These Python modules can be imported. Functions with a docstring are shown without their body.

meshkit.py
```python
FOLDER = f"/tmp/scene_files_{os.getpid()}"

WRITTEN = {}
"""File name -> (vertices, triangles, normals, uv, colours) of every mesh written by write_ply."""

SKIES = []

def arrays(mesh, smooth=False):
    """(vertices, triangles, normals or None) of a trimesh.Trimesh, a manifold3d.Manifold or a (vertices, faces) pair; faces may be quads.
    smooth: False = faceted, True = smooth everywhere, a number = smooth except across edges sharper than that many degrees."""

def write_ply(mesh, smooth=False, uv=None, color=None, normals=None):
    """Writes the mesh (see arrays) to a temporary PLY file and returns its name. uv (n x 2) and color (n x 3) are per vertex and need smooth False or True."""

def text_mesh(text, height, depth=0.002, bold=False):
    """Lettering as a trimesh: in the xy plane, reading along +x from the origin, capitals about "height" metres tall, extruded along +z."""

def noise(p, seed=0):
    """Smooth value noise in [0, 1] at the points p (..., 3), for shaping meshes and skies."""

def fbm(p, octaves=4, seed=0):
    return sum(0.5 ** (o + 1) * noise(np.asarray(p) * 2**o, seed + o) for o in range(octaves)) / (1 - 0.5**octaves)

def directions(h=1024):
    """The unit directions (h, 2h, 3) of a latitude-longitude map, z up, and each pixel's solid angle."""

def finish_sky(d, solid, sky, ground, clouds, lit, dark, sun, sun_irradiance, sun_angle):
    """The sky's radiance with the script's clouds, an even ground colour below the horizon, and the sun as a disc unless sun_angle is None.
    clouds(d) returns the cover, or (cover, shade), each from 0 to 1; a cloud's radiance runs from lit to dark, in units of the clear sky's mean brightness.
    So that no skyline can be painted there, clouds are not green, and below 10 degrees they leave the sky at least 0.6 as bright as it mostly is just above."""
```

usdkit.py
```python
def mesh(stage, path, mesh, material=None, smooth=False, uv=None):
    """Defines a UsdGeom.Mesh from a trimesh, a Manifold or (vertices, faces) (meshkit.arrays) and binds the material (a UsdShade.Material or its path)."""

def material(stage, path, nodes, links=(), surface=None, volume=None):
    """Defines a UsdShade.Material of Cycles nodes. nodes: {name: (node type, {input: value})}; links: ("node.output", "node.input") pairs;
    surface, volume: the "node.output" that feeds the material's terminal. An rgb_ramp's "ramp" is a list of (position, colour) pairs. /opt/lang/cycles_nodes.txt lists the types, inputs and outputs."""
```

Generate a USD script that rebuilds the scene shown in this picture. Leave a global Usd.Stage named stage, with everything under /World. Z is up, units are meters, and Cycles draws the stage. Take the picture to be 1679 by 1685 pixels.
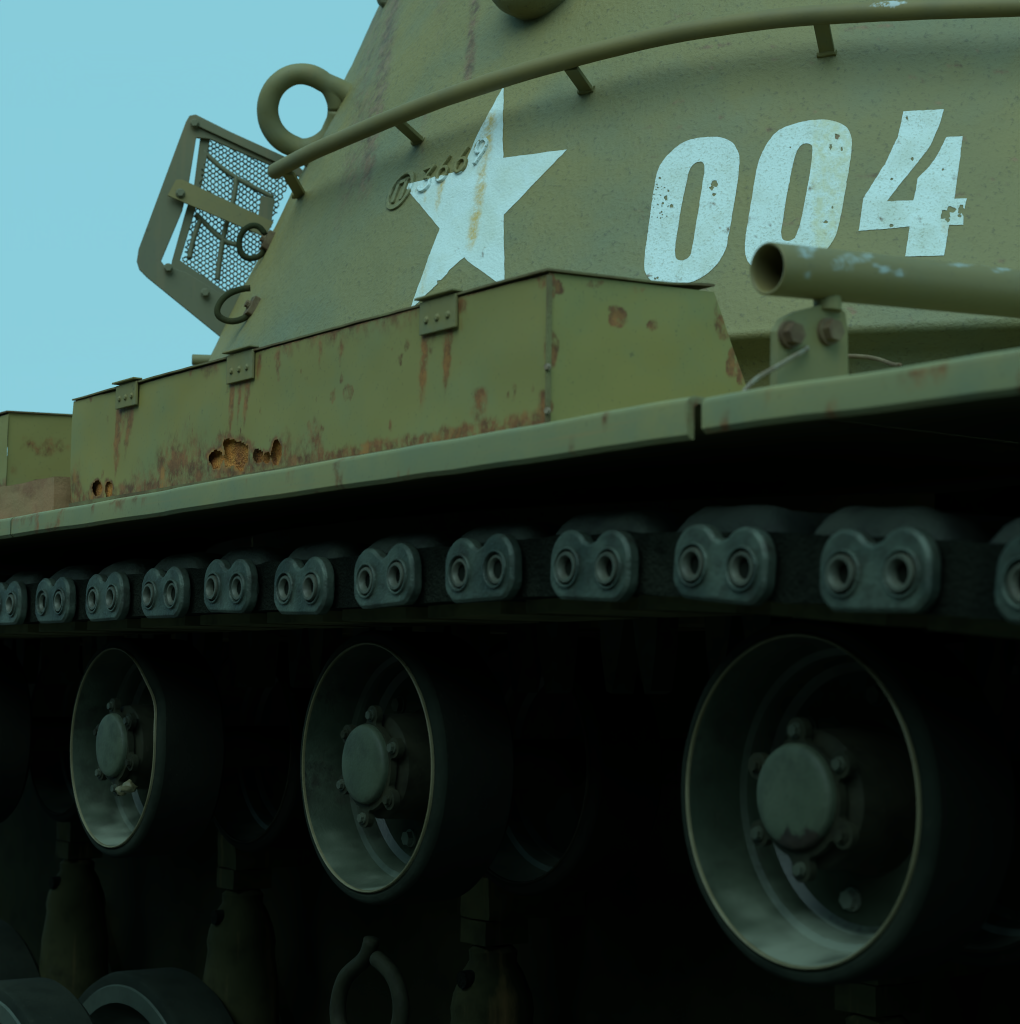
import math, random
import numpy as np, trimesh, shapely
from shapely.geometry import Polygon, Point, box as sbox
from shapely import affinity
from scipy.ndimage import gaussian_filter1d
import usdkit, meshkit
from pxr import Usd, UsdGeom, UsdLux, UsdShade, Gf, Sdf, Vt

random.seed(7); rng = np.random.default_rng(7)
stage = Usd.Stage.CreateInMemory()
UsdGeom.SetStageUpAxis(stage, 'Z'); UsdGeom.SetStageMetersPerUnit(stage, 1.0)
UsdGeom.Xform.Define(stage, '/World'); UsdGeom.Scope.Define(stage, '/World/Looks')
V3 = lambda *a: np.array(a, float)

# ------------------------------------------------------------------ camera, sky, sun, exposure
H = 1.245                                   # eye height above the ground; below, heights are given from eye level
RW, RH, FPX = 1679., 1685., 3250.
CX, CY = RW / 2, RH / 2
_a = V3(-1500 - CX, 1100 - CY, FPX); _a /= np.linalg.norm(_a)
_b = V3(0, 1190 - CY, FPX); _b[0] = -(_a[1] * _b[1] + _a[2] * _b[2]) / _a[0]; _b /= np.linalg.norm(_b)
CM = np.stack([-_a, _b, np.cross(-_a, _b)], 1)          # world -> camera (x right, y down, z forward)
cam = UsdGeom.Camera.Define(stage, '/World/camera')
cam.CreateProjectionAttr('perspective')
cam.CreateHorizontalApertureAttr(36.0); cam.CreateVerticalApertureAttr(36.0 * RH / RW)
cam.CreateFocalLengthAttr(36.0 * FPX / RW)
cam.CreateClippingRangeAttr(Gf.Vec2f(0.02, 3000))
cam.CreateFStopAttr(8.0); cam.CreateFocusDistanceAttr(2.55)
cam.CreateExposureAttr(0.0)
_r, _u, _k = CM[0], -CM[1], -CM[2]
cam.AddTransformOp().Set(Gf.Matrix4d(*_r, 0, *_u, 0, *_k, 0, 0, 0, H, 1))

SUN_DIR = V3(0.46, -0.70, 1.0); SUN_DIR /= np.linalg.norm(SUN_DIR)
sky = UsdLux.DomeLight.Define(stage, '/World/sky')
sky_mat = usdkit.material(stage, '/World/Looks/sky_overcast', {
    'sky': ('sky_texture', {'sky_type': 'single_scattering', 'sun_disc': False, 'sun_elevation': float(math.asin(SUN_DIR[2])), 'sun_rotation': float(math.atan2(SUN_DIR[0], SUN_DIR[1])), 'aerosol_density': 2.0}),
    'veil': ('mix_color', {'fac': 0.88, 'b': (2.55, 6.5, 7.45)}),
    'bg': ('background_shader', {'strength': 0.1})},
    [('sky.color', 'veil.a'), ('veil.result', 'bg.color')], surface='bg.background')
UsdShade.MaterialBindingAPI.Apply(sky.GetPrim()).Bind(sky_mat)
sky.GetPrim().SetCustomDataByKey('kind', 'structure')
sun = UsdLux.DistantLight.Define(stage, '/World/sun')
sun.CreateNormalizeAttr(True); sun.CreateIntensityAttr(0.545); sun.CreateAngleAttr(60.0)
sun.CreateColorAttr(Gf.Vec3f(0.68, 1.0, 1.06))
_z = SUN_DIR; _x = np.cross([0, 0, 1], _z); _x /= np.linalg.norm(_x); _y = np.cross(_z, _x)
sun.AddTransformOp().Set(Gf.Matrix4d(*_x, 0, *_y, 0, *_z, 0, 0, 0, 5, 1))

# ------------------------------------------------------------------ sight helpers (heights from eye level)
def ray(u, v): return CM.T @ V3((u - CX) / FPX, (v - CY) / FPX, 1.0)
def atY(u, v, Y): r = ray(u, v); return r * (Y / r[1])
def atX(u, v, X): r = ray(u, v); return r * (X / r[0])
def at_plane(u, v, q, n): r = ray(u, v); return r * (np.dot(q, n) / np.dot(r, n))
def to_px(P):
    c = np.asarray(P) @ CM.T
    return np.stack([CX + FPX * c[..., 0] / c[..., 2], CY + FPX * c[..., 1] / c[..., 2]], -1)

# ------------------------------------------------------------------ materials
def mat(name, nodes, links, surface): return usdkit.material(stage, '/World/Looks/' + name, nodes, links, surface=surface)

def paint(name, c1, c2, c3, rough=0.62, s=(2.2, 9.0), pit=(220., 0.3), bump=(0.25, 0.002), mask=False, streak=0.0, pitmin=0.60, zr=(0.30, 0.62), zfine=True, smap=(26., 26., 1.6), grime=(0.05, 0.045, 0.03), rust=(0.27, 0.105, 0.034), ochre=(0.46, 0.195, 0.042), metallic=0.0, bevel=0.0, pale=(0.33, 0.33, 0.28), spec=0.35):
    n = {'geo': ('geometry', {}),
         'n1': ('noise_texture', {'scale': s[0], 'detail': 3.0, 'roughness': 0.5}),
         'r1': ('map_range', {'from_min': 0.36, 'from_max': 0.64, 'clamp': True}),
         'm1': ('mix_color', {'a': c1, 'b': c2}),
         'n2': ('noise_texture', {'scale': s[1], 'detail': 5.0, 'roughness': 0.6}),
         'r2': ('map_range', {'from_min': 0.47, 'from_max': 0.70, 'to_max': 0.75, 'clamp': True}),
         'm2': ('mix_color', {'b': c3}),
         'n3': ('noise_texture', {'scale': pit[0], 'detail': 3.0, 'roughness': 0.65}),
         'r3': ('map_range', {'from_min': pitmin, 'from_max': pitmin + 0.14, 'to_max': pit[1], 'clamp': True}),
         'm3': ('mix_color', {'b': grime}),
         'n4': ('noise_texture', {'scale': 28., 'detail': 6.0, 'roughness': 0.7}),
         'r4': ('map_range', {'from_min': 0.66, 'from_max': 0.74, 'to_max': 0.65, 'clamp': True}),
         'm4': ('mix_color', {'b': grime}),
         'bmp': ('bump', {'strength': bump[0], 'distance': bump[1]}),
         'p': ('principled_bsdf', {'roughness': rough, 'metallic': metallic, 'specular_ior_level': spec})}
    l = [('geo.position', f'n{i}.vector') for i in (1, 2, 3, 4)]
    l += [('n1.fac', 'r1.value'), ('r1.result', 'm1.fac'), ('n2.fac', 'r2.value'), ('r2.result', 'm2.fac'), ('m1.result', 'm2.a'),
          ('n3.fac', 'r3.value'), ('r3.result', 'm3.fac'), ('m2.result', 'm3.a'), ('n4.fac', 'r4.value'), ('r4.result', 'm4.fac'), ('m3.result', 'm4.a'),
          ('n3.fac', 'bmp.height'), ('bmp.normal', 'p.normal')]
    last = 'm4.result'
    if streak:
        n |= {'map': ('mapping', {'scale': smap}), 'n5': ('noise_texture', {'scale': 1.0, 'detail': 4.0, 'roughness': 0.6}),
              'r5': ('map_range', {'from_min': 0.56, 'from_max': 0.78, 'to_max': streak, 'clamp': True}), 'm5': ('mix_color', {'b': (rust[0] * 1.2, rust[1] * 1.7, rust[2] * 2)})}
        l += [('geo.position', 'map.vector'), ('map.vector', 'n5.vector'), ('n5.fac', 'r5.value'), ('r5.result', 'm5.fac'), (last, 'm5.a')]
        last = 'm5.result'
    if mask:      # per-vertex stain maps of the sheet: x = rust, y = ochre rust, z = bare pale paint, on roller rims painted light
        n |= {'att': ('attribute', {'attribute': 'stain'}), 'sep': ('separate_xyz', {}),
              'mf': ('mapping', {'scale': (1., 1., .7)}), 'nf': ('noise_texture', {'scale': 95., 'detail': 6.0, 'roughness': 0.68}),
              'rf': ('map_range', {'from_min': 0.34, 'from_max': 0.64, 'to_min': 0.30, 'to_max': 1.45, 'clamp': True}),
              'kx': ('math', {'math_type': 'multiply'}), 'ky': ('math', {'math_type': 'multiply'}), 'kz': ('math', {'math_type': 'multiply'}),
              'rx': ('map_range', {'range_type': 'smoothstep', 'from_min': 0.10, 'from_max': 0.80, 'clamp': True}),
              'ry': ('map_range', {'range_type': 'smoothstep', 'from_min': 0.05, 'from_max': 1.0, 'clamp': True}),
              'rz': ('map_range', {'range_type': 'smoothstep', 'from_min': zr[0], 'from_max': zr[1], 'clamp': True}),
              'nr': ('noise_texture', {'scale': 38., 'detail': 5.0, 'roughness': 0.7}), 'cr': ('map_range', {'from_min': 0.40, 'from_max': 0.62, 'clamp': True}),
              'rc': ('mix_color', {'a': tuple(x * .42 for x in rust), 'b': rust}),
              'mx': ('mix_color', {}), 'my': ('mix_color', {'b': ochre}), 'mz': ('mix_color', {'b': pale})}
        l += [('geo.position', 'mf.vector'), ('mf.vector', 'nf.vector'), ('nf.fac', 'rf.value'), ('att.vector', 'sep.vector'), ('geo.position', 'nr.vector'), ('nr.fac', 'cr.value'), ('cr.result', 'rc.fac'), ('rc.result', 'mx.b')]
        for k in 'xyz': l += [('rf.result', f'k{k}.value1'), (f'sep.{k}', f'k{k}.value2'), (f'k{k}.value', f'r{k}.value')] if k != 'z' or zfine else [('sep.z', 'rz.value')]
        if not zfine: del n['kz']
        l += [('rx.result', 'mx.fac'), (last, 'mx.a'), ('mx.result', 'my.a'), ('ry.result', 'my.fac'), ('my.result', 'mz.a'), ('rz.result', 'mz.fac')]
        last = 'mz.result'
    if bevel:
        n['bev'] = ('bevel', {'samples': 6, 'radius': bevel}); l.append(('bev.bevel', 'bmp.normal'))
    l.append((last, 'p.base_color'))
    return mat(name, n, l, 'p.BSDF')

OLIVE = ((0.168, 0.148, 0.062), (0.232, 0.175, 0.055), (0.138, 0.147, 0.086))
M = {}
M['turret'] = paint('cast_olive_paint', *OLIVE, s=(1.7, 5.0), pit=(150., 0.5), pitmin=0.57, bump=(0.6, 0.003), mask=True, pale=(0.575, 0.65, 0.62), rust=(0.23, 0.135, 0.07))
M['steel'] = paint('olive_painted_steel', *OLIVE, s=(2.5, 10.), bump=(0.12, 0.001), streak=0.25, bevel=0.002)
M['rail'] = paint('olive_painted_tube', (0.19, 0.150, 0.055), (0.225, 0.17, 0.06), (0.16, 0.14, 0.06), s=(3., 14.), bump=(0.1, 0.001))
M['fender'] = paint('fender_paint', (0.195, 0.190, 0.088), (0.265, 0.220, 0.082), (0.155, 0.175, 0.100), s=(3.5, 11.), bump=(0.15, 0.001), streak=0.38, smap=(4., 4., 150.), bevel=0.0012, mask=True)
M['box'] = paint('box_paint', (0.240, 0.198, 0.062), (0.270, 0.203, 0.054), (0.195, 0.198, 0.084), s=(3.0, 7.0), bump=(0.10, 0.001), mask=True)
M['rack'] = paint('rack_paint', (0.125, 0.12, 0.065), (0.15, 0.13, 0.065), (0.11, 0.11, 0.07), bump=(0.1, 0.001), streak=0.3, bevel=0.002)
M['pipe'] = paint('worn_pipe_paint', (0.155, 0.118, 0.042), (0.175, 0.130, 0.045), (0.130, 0.112, 0.052), bump=(0.1, 0.001), mask=True, pale=(0.29, 0.33, 0.31), rough=0.5, zr=(0.15, 1.5))
M['rust'] = paint('flaking_rust', (0.54, 0.185, 0.032), (0.26, 0.075, 0.02), (0.62, 0.27, 0.055), s=(26., 90.), bump=(0.9, 0.006), rough=0.9)
M['rustbolt'] = paint('rusty_bolt_steel', (0.11, 0.065, 0.03), (0.16, 0.11, 0.055), (0.08, 0.04, 0.02), s=(20., 60.), bump=(0.3, 0.002), rough=0.8, bevel=0.001)
M['connector'] = paint('worn_connector_steel', (0.029, 0.043, 0.031), (0.082, 0.104, 0.075), (0.026, 0.024, 0.016), s=(24., 55.), pit=(260., 0.5), bump=(0.5, 0.002), rough=0.5, metallic=0.35, bevel=0.003, spec=0.5)
M['rubber'] = paint('cracked_rubber', (0.007, 0.009, 0.006), (0.017, 0.020, 0.013), (0.004, 0.005, 0.003), s=(12., 45.), bump=(0.9, 0.006), rough=0.95, spec=0.08, grime=(0.01, 0.01, 0.008))
M['pad'] = paint('dusty_rubber_pad', (0.030, 0.038, 0.028), (0.058, 0.066, 0.047), (0.02, 0.02, 0.018), s=(9., 35.), bump=(0.7, 0.004), rough=0.9)
M['tyre'] = paint('dusty_tyre_rubber', (0.010, 0.014, 0.009), (0.019, 0.023, 0.015), (0.006, 0.008, 0.005), s=(5., 18.), bump=(0.4, 0.002), rough=0.95, spec=0.1)
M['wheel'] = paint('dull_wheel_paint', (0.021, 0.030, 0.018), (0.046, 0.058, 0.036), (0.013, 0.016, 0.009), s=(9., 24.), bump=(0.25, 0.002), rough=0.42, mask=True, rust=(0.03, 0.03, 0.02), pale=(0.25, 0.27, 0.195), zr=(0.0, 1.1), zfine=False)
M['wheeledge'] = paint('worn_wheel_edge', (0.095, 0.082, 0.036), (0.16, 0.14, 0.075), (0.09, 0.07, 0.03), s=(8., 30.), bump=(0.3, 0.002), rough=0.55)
M['cap'] = paint('hub_cap_paint', (0.046, 0.061, 0.034), (0.068, 0.082, 0.049), (0.026, 0.032, 0.019), s=(14., 34.), bump=(0.25, 0.002), rough=0.6, mask=True, rust=(0.03, 0.02, 0.012))
M['greasy'] = paint('greasy_hub_metal', (0.018, 0.020, 0.011), (0.028, 0.028, 0.015), (0.010, 0.009, 0.006), s=(12., 34.), bump=(0.3, 0.002), rough=0.7, spec=0.12)
M['hull'] = paint('hull_paint', (0.016, 0.019, 0.008), (0.026, 0.027, 0.011), (0.010, 0.011, 0.006), s=(4., 12.), bump=(0.4, 0.004), rough=0.95, spec=0.08)
M['damper'] = paint('damper_paint', (0.028, 0.031, 0.012), (0.048, 0.046, 0.018), (0.013, 0.013, 0.006), s=(6., 20.), bump=(0.3, 0.003), rough=0.85, streak=0.4, spec=0.12)
M['roadwheel'] = paint('road_wheel_steel', (0.034, 0.046, 0.032), (0.05, 0.062, 0.043), (0.026, 0.032, 0.022), s=(6., 22.), bump=(0.3, 0.002), rough=0.6)
M['white'] = paint('aged_white_marking', (0.575, 0.65, 0.62), (0.54, 0.61, 0.57), (0.49, 0.53, 0.44), s=(5., 18.), pit=(240., 0.28), bump=(0.5, 0.003), mask=True, rust=(0.16, 0.10, 0.05), ochre=(0.50, 0.34, 0.12), grime=(0.26, 0.23, 0.14), pale=(0.62, 0.58, 0.40))
M['digit'] = paint('stippled_white_marking', (0.575, 0.65, 0.62), (0.54, 0.61, 0.57), (0.47, 0.51, 0.43), s=(6., 22.), pit=(300., 0.5), pitmin=0.54, zr=(0.1, 1.1), bump=(0.6, 0.003), mask=True, rust=(0.20, 0.12, 0.05), ochre=(0.50, 0.34, 0.12), grime=(0.24, 0.22, 0.12), pale=(0.50, 0.49, 0.33))
M['wire'] = paint('bare_wire', (0.22, 0.17, 0.11), (0.16, 0.09, 0.05), (0.28, 0.25, 0.19), s=(30., 80.), rough=0.5)
M['ground'] = paint('gravel_ground', (0.085, 0.08, 0.068), (0.11, 0.10, 0.085), (0.06, 0.058, 0.05), s=(0.8, 3.), pit=(60., 0.4), bump=(0.8, 0.01), rough=0.95)

# ------------------------------------------------------------------ prims
used = {}
def fresh(parent, name):
    k = (str(parent), name); n = used.get(k, 0); used[k] = n + 1
    return f'{parent}/{name}' + (f'_{n:03d}' if n else '')
def say(prim, label=None, cat=None, group=None, kind=None):
    for k, v in (('label', label), ('category', cat), ('group', group), ('kind', kind)):
        if v: prim.SetCustomDataByKey(k, v)
def holder(name, parent='/World', **kw):
    path = fresh(parent, name); p = UsdGeom.Xform.Define(stage, path).GetPrim(); say(p, **kw); return path
def part(name, mesh, material, parent, smooth=35, stain=None, **kw):
    path = fresh(parent, name)
    if hasattr(mesh, 'vertices'): mesh = (np.array(mesh.vertices), np.array(mesh.faces))
    v = np.array(mesh[0], float); v[:, 2] += H
    m = usdkit.mesh(stage, path, (v, np.asarray(mesh[1])), M[material], smooth=(True if stain is not None else smooth))
    if stain is not None:
        UsdGeom.PrimvarsAPI(m).CreatePrimvar('stain', Sdf.ValueTypeNames.Vector3fArray, 'vertex').Set(Vt.Vec3fArray.FromNumpy(np.asarray(stain, np.float32)))
    say(m.GetPrim(), **kw); return path
def bare(mesh): return np.zeros((len(mesh.vertices if hasattr(mesh, 'vertices') else mesh[0]), 3))

# ------------------------------------------------------------------ shapes
def join(*ms): return trimesh.util.concatenate([m if hasattr(m, 'vertices') else trimesh.Trimesh(np.asarray(m[0]), tri(m[1]), process=False) for m in ms])
def tri(f):
    f = np.asarray(f, int); return np.vstack([f[:, [0, 1, 2]], f[:, [0, 2, 3]]]) if f.shape[1] == 4 else f
def box(x0, x1, y0, y1, z0, z1):
    m = trimesh.creation.box([x1 - x0, y1 - y0, z1 - z0]); m.apply_translation([(x0 + x1) / 2, (y0 + y1) / 2, (z0 + z1) / 2]); return m
def grid(P, flip=False, wrap=False):
    """P (n, m, 3) points -> quad mesh"""
    n, m = P.shape[:2]; i = np.arange(n * m).reshape(n, m)
    if wrap: i = np.hstack([i, i[:, :1]])
    f = np.stack([i[:-1, :-1], i[1:, :-1], i[1:, 1:], i[:-1, 1:]], -1).reshape(-1, 4)
    return P.reshape(-1, 3), tri(f[:, ::-1] if flip else f)
def lathe(profile, x, z, n=96, axis='y', y=0.0):
    """profile: (along, radius) pairs, turned round the Y axis (or Z, then at x, y)"""
    p = np.array(profile, float); a = np.linspace(0, 2 * np.pi, n, endpoint=False)
    if axis == 'y': P = np.stack([x + p[:, 1:2] * np.cos(a), np.broadcast_to(p[:, 0:1], (len(p), n)), z + p[:, 1:2] * np.sin(a)], -1)
    else: P = np.stack([x + p[:, 1:2] * np.cos(a), y + p[:, 1:2] * np.sin(a), np.broadcast_to(p[:, 0:1] + z, (len(p), n))], -1)
    v, f = grid(P, wrap=True, flip=axis != 'y')
    return trimesh.Trimesh(v, f, process=False)
def tube(pts, r, n=12, caps=True, inner=None):
    pts = np.asarray(pts, float); t = np.gradient(pts, axis=0); t /= np.linalg.norm(t, axis=1)[:, None]
    up = V3(0.13, 0.2, 0.97); rings = []; a = np.linspace(0, 2 * np.pi, n, endpoint=False)
    r = np.broadcast_to(r, len(pts))
    s = np.cross(t[0], up); s /= np.linalg.norm(s)
    for p, d, q in zip(pts, t, r):
        s = s - d * np.dot(s, d); s /= np.linalg.norm(s); w = np.cross(s, d)
        rings.append(p + q * (np.cos(a)[:, None] * s + np.sin(a)[:, None] * w))
    v, f = grid(np.array(rings), wrap=True); m = trimesh.Trimesh(v, f, process=False)
    if caps:
        k = len(v); v2 = np.vstack([v, pts[0], pts[-1]]); i = np.arange(n); j = (i + 1) % n; e = (len(pts) - 1) * n
        f = np.vstack([f, np.c_[i, j, np.full(n, k)], np.c_[e + j, e + i, np.full(n, k + 1)]]); m = trimesh.Trimesh(v2, f, process=False)
    m.fix_normals() if caps else None
    return m
def spline(pts, n):
    from scipy.interpolate import CubicSpline
    pts = np.asarray(pts, float); d = np.r_[0, np.cumsum(np.linalg.norm(np.diff(pts, axis=0), axis=1))]
    return CubicSpline(d, pts)(np.linspace(0, d[-1], n))
def frame(o, e1, e2, e3): T = np.eye(4); T[:3, 0], T[:3, 1], T[:3, 2], T[:3, 3] = e1, e2, e3, o; return T
def ext(poly, depth, T=None):
    gs = getattr(poly, 'geoms', [poly])
    m = join(*[trimesh.creation.extrude_polygon(g, depth, engine='earcut') for g in gs if not g.is_empty])
    if T is not None: m.apply_transform(T)
    m.fix_normals()
    return m
def extY(poly, y0, y1):
    """polygon in (x, z) between two Y planes"""
    return ext(poly, y1 - y0, frame(V3(0, y1, 0), V3(1, 0, 0), V3(0, 0, 1), V3(0, -1, 0)))
def hexbolt(o, n, r, h, spin=0.3):
    n = n / np.linalg.norm(n); e1 = np.cross(n, V3(0.1, 0.2, 1)); e1 /= np.linalg.norm(e1)
    prof = [(r * math.cos(spin + k * math.pi / 3), r * math.sin(spin + k * math.pi / 3)) for k in range(6)]
    m = ext(Polygon(prof), h, frame(o, e1, np.cross(n, e1), n))
    w = trimesh.creation.cylinder(r * 1.25, h * 0.35, sections=20); w.apply_translation([0, 0, h * 0.17]); w.apply_transform(frame(o, e1, np.cross(n, e1), n))
    return join(m, w)
def fb(P, s, seed=0, o=4): return meshkit.fbm(np.asarray(P) * s, o, seed)
def rough_up(m, amp, s, seed=0):
    v = np.array(m.vertices); m.vertices = v + (np.stack([fb(v, s, seed + k, 3) for k in range(3)], -1) - 0.5) * 2 * amp; return m
def sm(x, a, b): t = np.clip((x - a) / (b - a), 0, 1); return t * t * (3 - 2 * t)
def blob(px, u, v, ru, rv, n=None, k=0.5):
    d = np.hypot((px[:, 0] - u) / ru, (px[:, 1] - v) / rv)
    if n is not None: d = d + (n - 0.5) * 2 * k
    return 1 - sm(d, 0.6, 1.1)
def dense(poly, step):
    """a triangulated polygon cut along a square grid, so that it can follow a curved surface"""
    x0, y0, x1, y1 = poly.bounds; vs, fs, k = [], [], 0
    shapely.prepare(poly)
    for x in np.arange(x0, x1, step):
        for y in np.arange(y0, y1, step):
            c = sbox(x, y, x + step, y + step)
            if poly.contains(c): v = np.array([(x, y), (x + step, y), (x + step, y + step), (x, y + step)]); f = np.array([[0, 1, 2], [0, 2, 3]]); vs.append(v); fs.append(f + k); k += 4; continue
            g = poly.intersection(c)
            for h in getattr(g, 'geoms', [g]):
                if h.geom_type == 'Polygon' and h.area > 1e-6 * step * step:
                    v, f = trimesh.creation.triangulate_polygon(h, engine='earcut'); vs.append(v); fs.append(f + k); k += len(v)
    v, f = np.vstack(vs), np.vstack(fs)
    u, inv = np.unique(np.round(v, 4), axis=0, return_inverse=True); f = inv.ravel()[f]
    return u, f[(f[:, 0] != f[:, 1]) & (f[:, 1] != f[:, 2]) & (f[:, 0] != f[:, 2])]

# ================================================================== ground
g = grid(np.stack(tuple(np.meshgrid(np.r_[-900, -60, np.linspace(-12, 8, 40), 60, 900], np.r_[-900, -60, np.linspace(-8, 10, 36), 60, 900], indexing='ij')) + (np.zeros((44, 40)),), -1))
g[0][:, 2] = -H
part('ground', g, 'ground', '/World', smooth=True, kind='structure')

tank = holder('tank', label='weathered olive green army tank with white star and number 004 on its turret', cat='tank')

# ================================================================== turret
TX, TY, TR, TK = -2.471, 2.820, 1.3855, 0.4446          # axis, radius at 0.6 above eye level, taper of its cast side
LIP = 0.414
def bulge(P): return (fb(P, 2.3, 11, 3) - 0.5) * 0.014 + (fb(P, 11., 21, 3) - 0.5) * 0.006 + (fb(P, 38., 27, 2) - 0.5) * 0.0012
def cone(th, z, off=0.0):
    P = np.stack([TX + (TR - TK * (z - 0.6)) * np.sin(th), TY - (TR - TK * (z - 0.6)) * np.cos(th), z], -1)
    n = cone_n(th); return P + n * (bulge(P) + off)[..., None]
def cone_n(th): n = np.stack([np.sin(th), -np.cos(th), np.full_like(th, TK)], -1); return n / math.sqrt(1 + TK * TK)
def on_turret(u, v, off=0.0):
    """the turret point seen at a pixel; off: metres out from the surface"""
    u, v = np.broadcast_arrays(np.asarray(u, float), np.asarray(v, float)); sh = u.shape
    r = np.stack([(u.ravel() - CX) / FPX, (v.ravel() - CY) / FPX, np.ones(u.size)], -1) @ CM
    o = off * math.sqrt(1 + TK * TK)
    A = r[:, 0] ** 2 + r[:, 1] ** 2 - TK ** 2 * r[:, 2] ** 2; q = TR + o + TK * 0.6
    B = -2 * (r[:, 0] * TX + r[:, 1] * TY) + 2 * q * TK * r[:, 2]; C = TX ** 2 + TY ** 2 - q * q
    t = (-B - np.sqrt(np.maximum(B * B - 4 * A * C, 0))) / (2 * A); P = r * t[:, None]
    th = np.arctan2(P[:, 0] - TX, -(P[:, 1] - TY))
    return P.reshape(*sh, 3), th.reshape(sh)
def skin(px, off):
    """polygon pixels -> points lying on the rough cast surface"""
    P, th = on_turret(px[:, 0], px[:, 1]); return cone(th, P[:, 2], off)

def gus(px, u, v, w, h=None):
    return np.exp(-((px[:, 0] - u) / w) ** 2)
th = np.radians(np.r_[np.arange(-180, -46, 4.), np.arange(-46, 66, 0.22), np.arange(66, 180, 4.)])
zz = np.r_[np.arange(LIP + 0.012, 1.22, 0.0065)]
P = cone(*np.meshgrid(th, zz))
rt = TR - TK * (zz[-1] - 0.6)
top = [(rt - 0.03, 1.255), (rt - 0.09, 1.285), (rt - 0.25, 1.32), (0.5, 1.37), (0.02, 1.375)]
low = [(TR - TK * (LIP - 0.6) - 0.068, 0.10), (TR - TK * (LIP - 0.6) - 0.066, LIP - 0.045), (TR - TK * (LIP - 0.6) - 0.04, LIP - 0.014), (TR - TK * (LIP - 0.6) - 0.008, LIP - 0.002), (TR - TK * (LIP - 0.6), LIP + 0.004)]
ringp = lambda r, z: np.stack([TX + r * np.sin(th), TY - r * np.cos(th), np.full(len(th), z)], -1)
P = np.concatenate([np.array([ringp(*a) for a in low]), P, np.array([ringp(*a) for a in top])])
tv, tf = grid(P, wrap=True, flip=True)
px = to_px(tv); n1 = fb(tv, 30, 5); n2 = fb(tv * [1, 1, 0.12], 60, 6)
st = np.zeros((len(tv), 3)); front = (tv[:, 1] < TY) & (px[:, 0] > 0) & (px[:, 0] < 1800)
for u0, u1, v0, v1, w, a in [(657, 588, -60, 370, 15, .66), (630, 560, -40, 400, 22, .42), (787, 766, -60, 190, 10, .66), (603, 545, 130, 430, 10, .40), (700, 690, 160, 330, 7, .34), (560, 535, 120, 240, 9, .38), (735, 715, -60, 120, 18, .3), (1362, 1360, 95, 150, 6, .35), (1240, 1235, 110, 125, 60, .2)]:
    uc = u0 + (u1 - u0) * (px[:, 1] - v0) / (v1 - v0)
    s = np.exp(-((px[:, 0] - uc) / w) ** 2) * sm(px[:, 1], v0 - 30, v0 + 20) * (1 - sm(px[:, 1], v1 - 90, v1)) * a * (0.5 + n2 * 1.1)
    st[:, 0] = np.maximum(st[:, 0], s * front)
# small chips and scratches in the right half of the casting
sc = sm(fb(tv * [1, 1, 2.6], 34, 41, 4), 0.66, 0.73) * sm(px[:, 0], 900, 1150) * front
st[:, 0] = np.maximum(st[:, 0], sc * 0.55)
turret = part('turret', (tv, tf), 'turret', tank, stain=st, label='cast rounded turret side with sloping olive paint')

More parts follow.
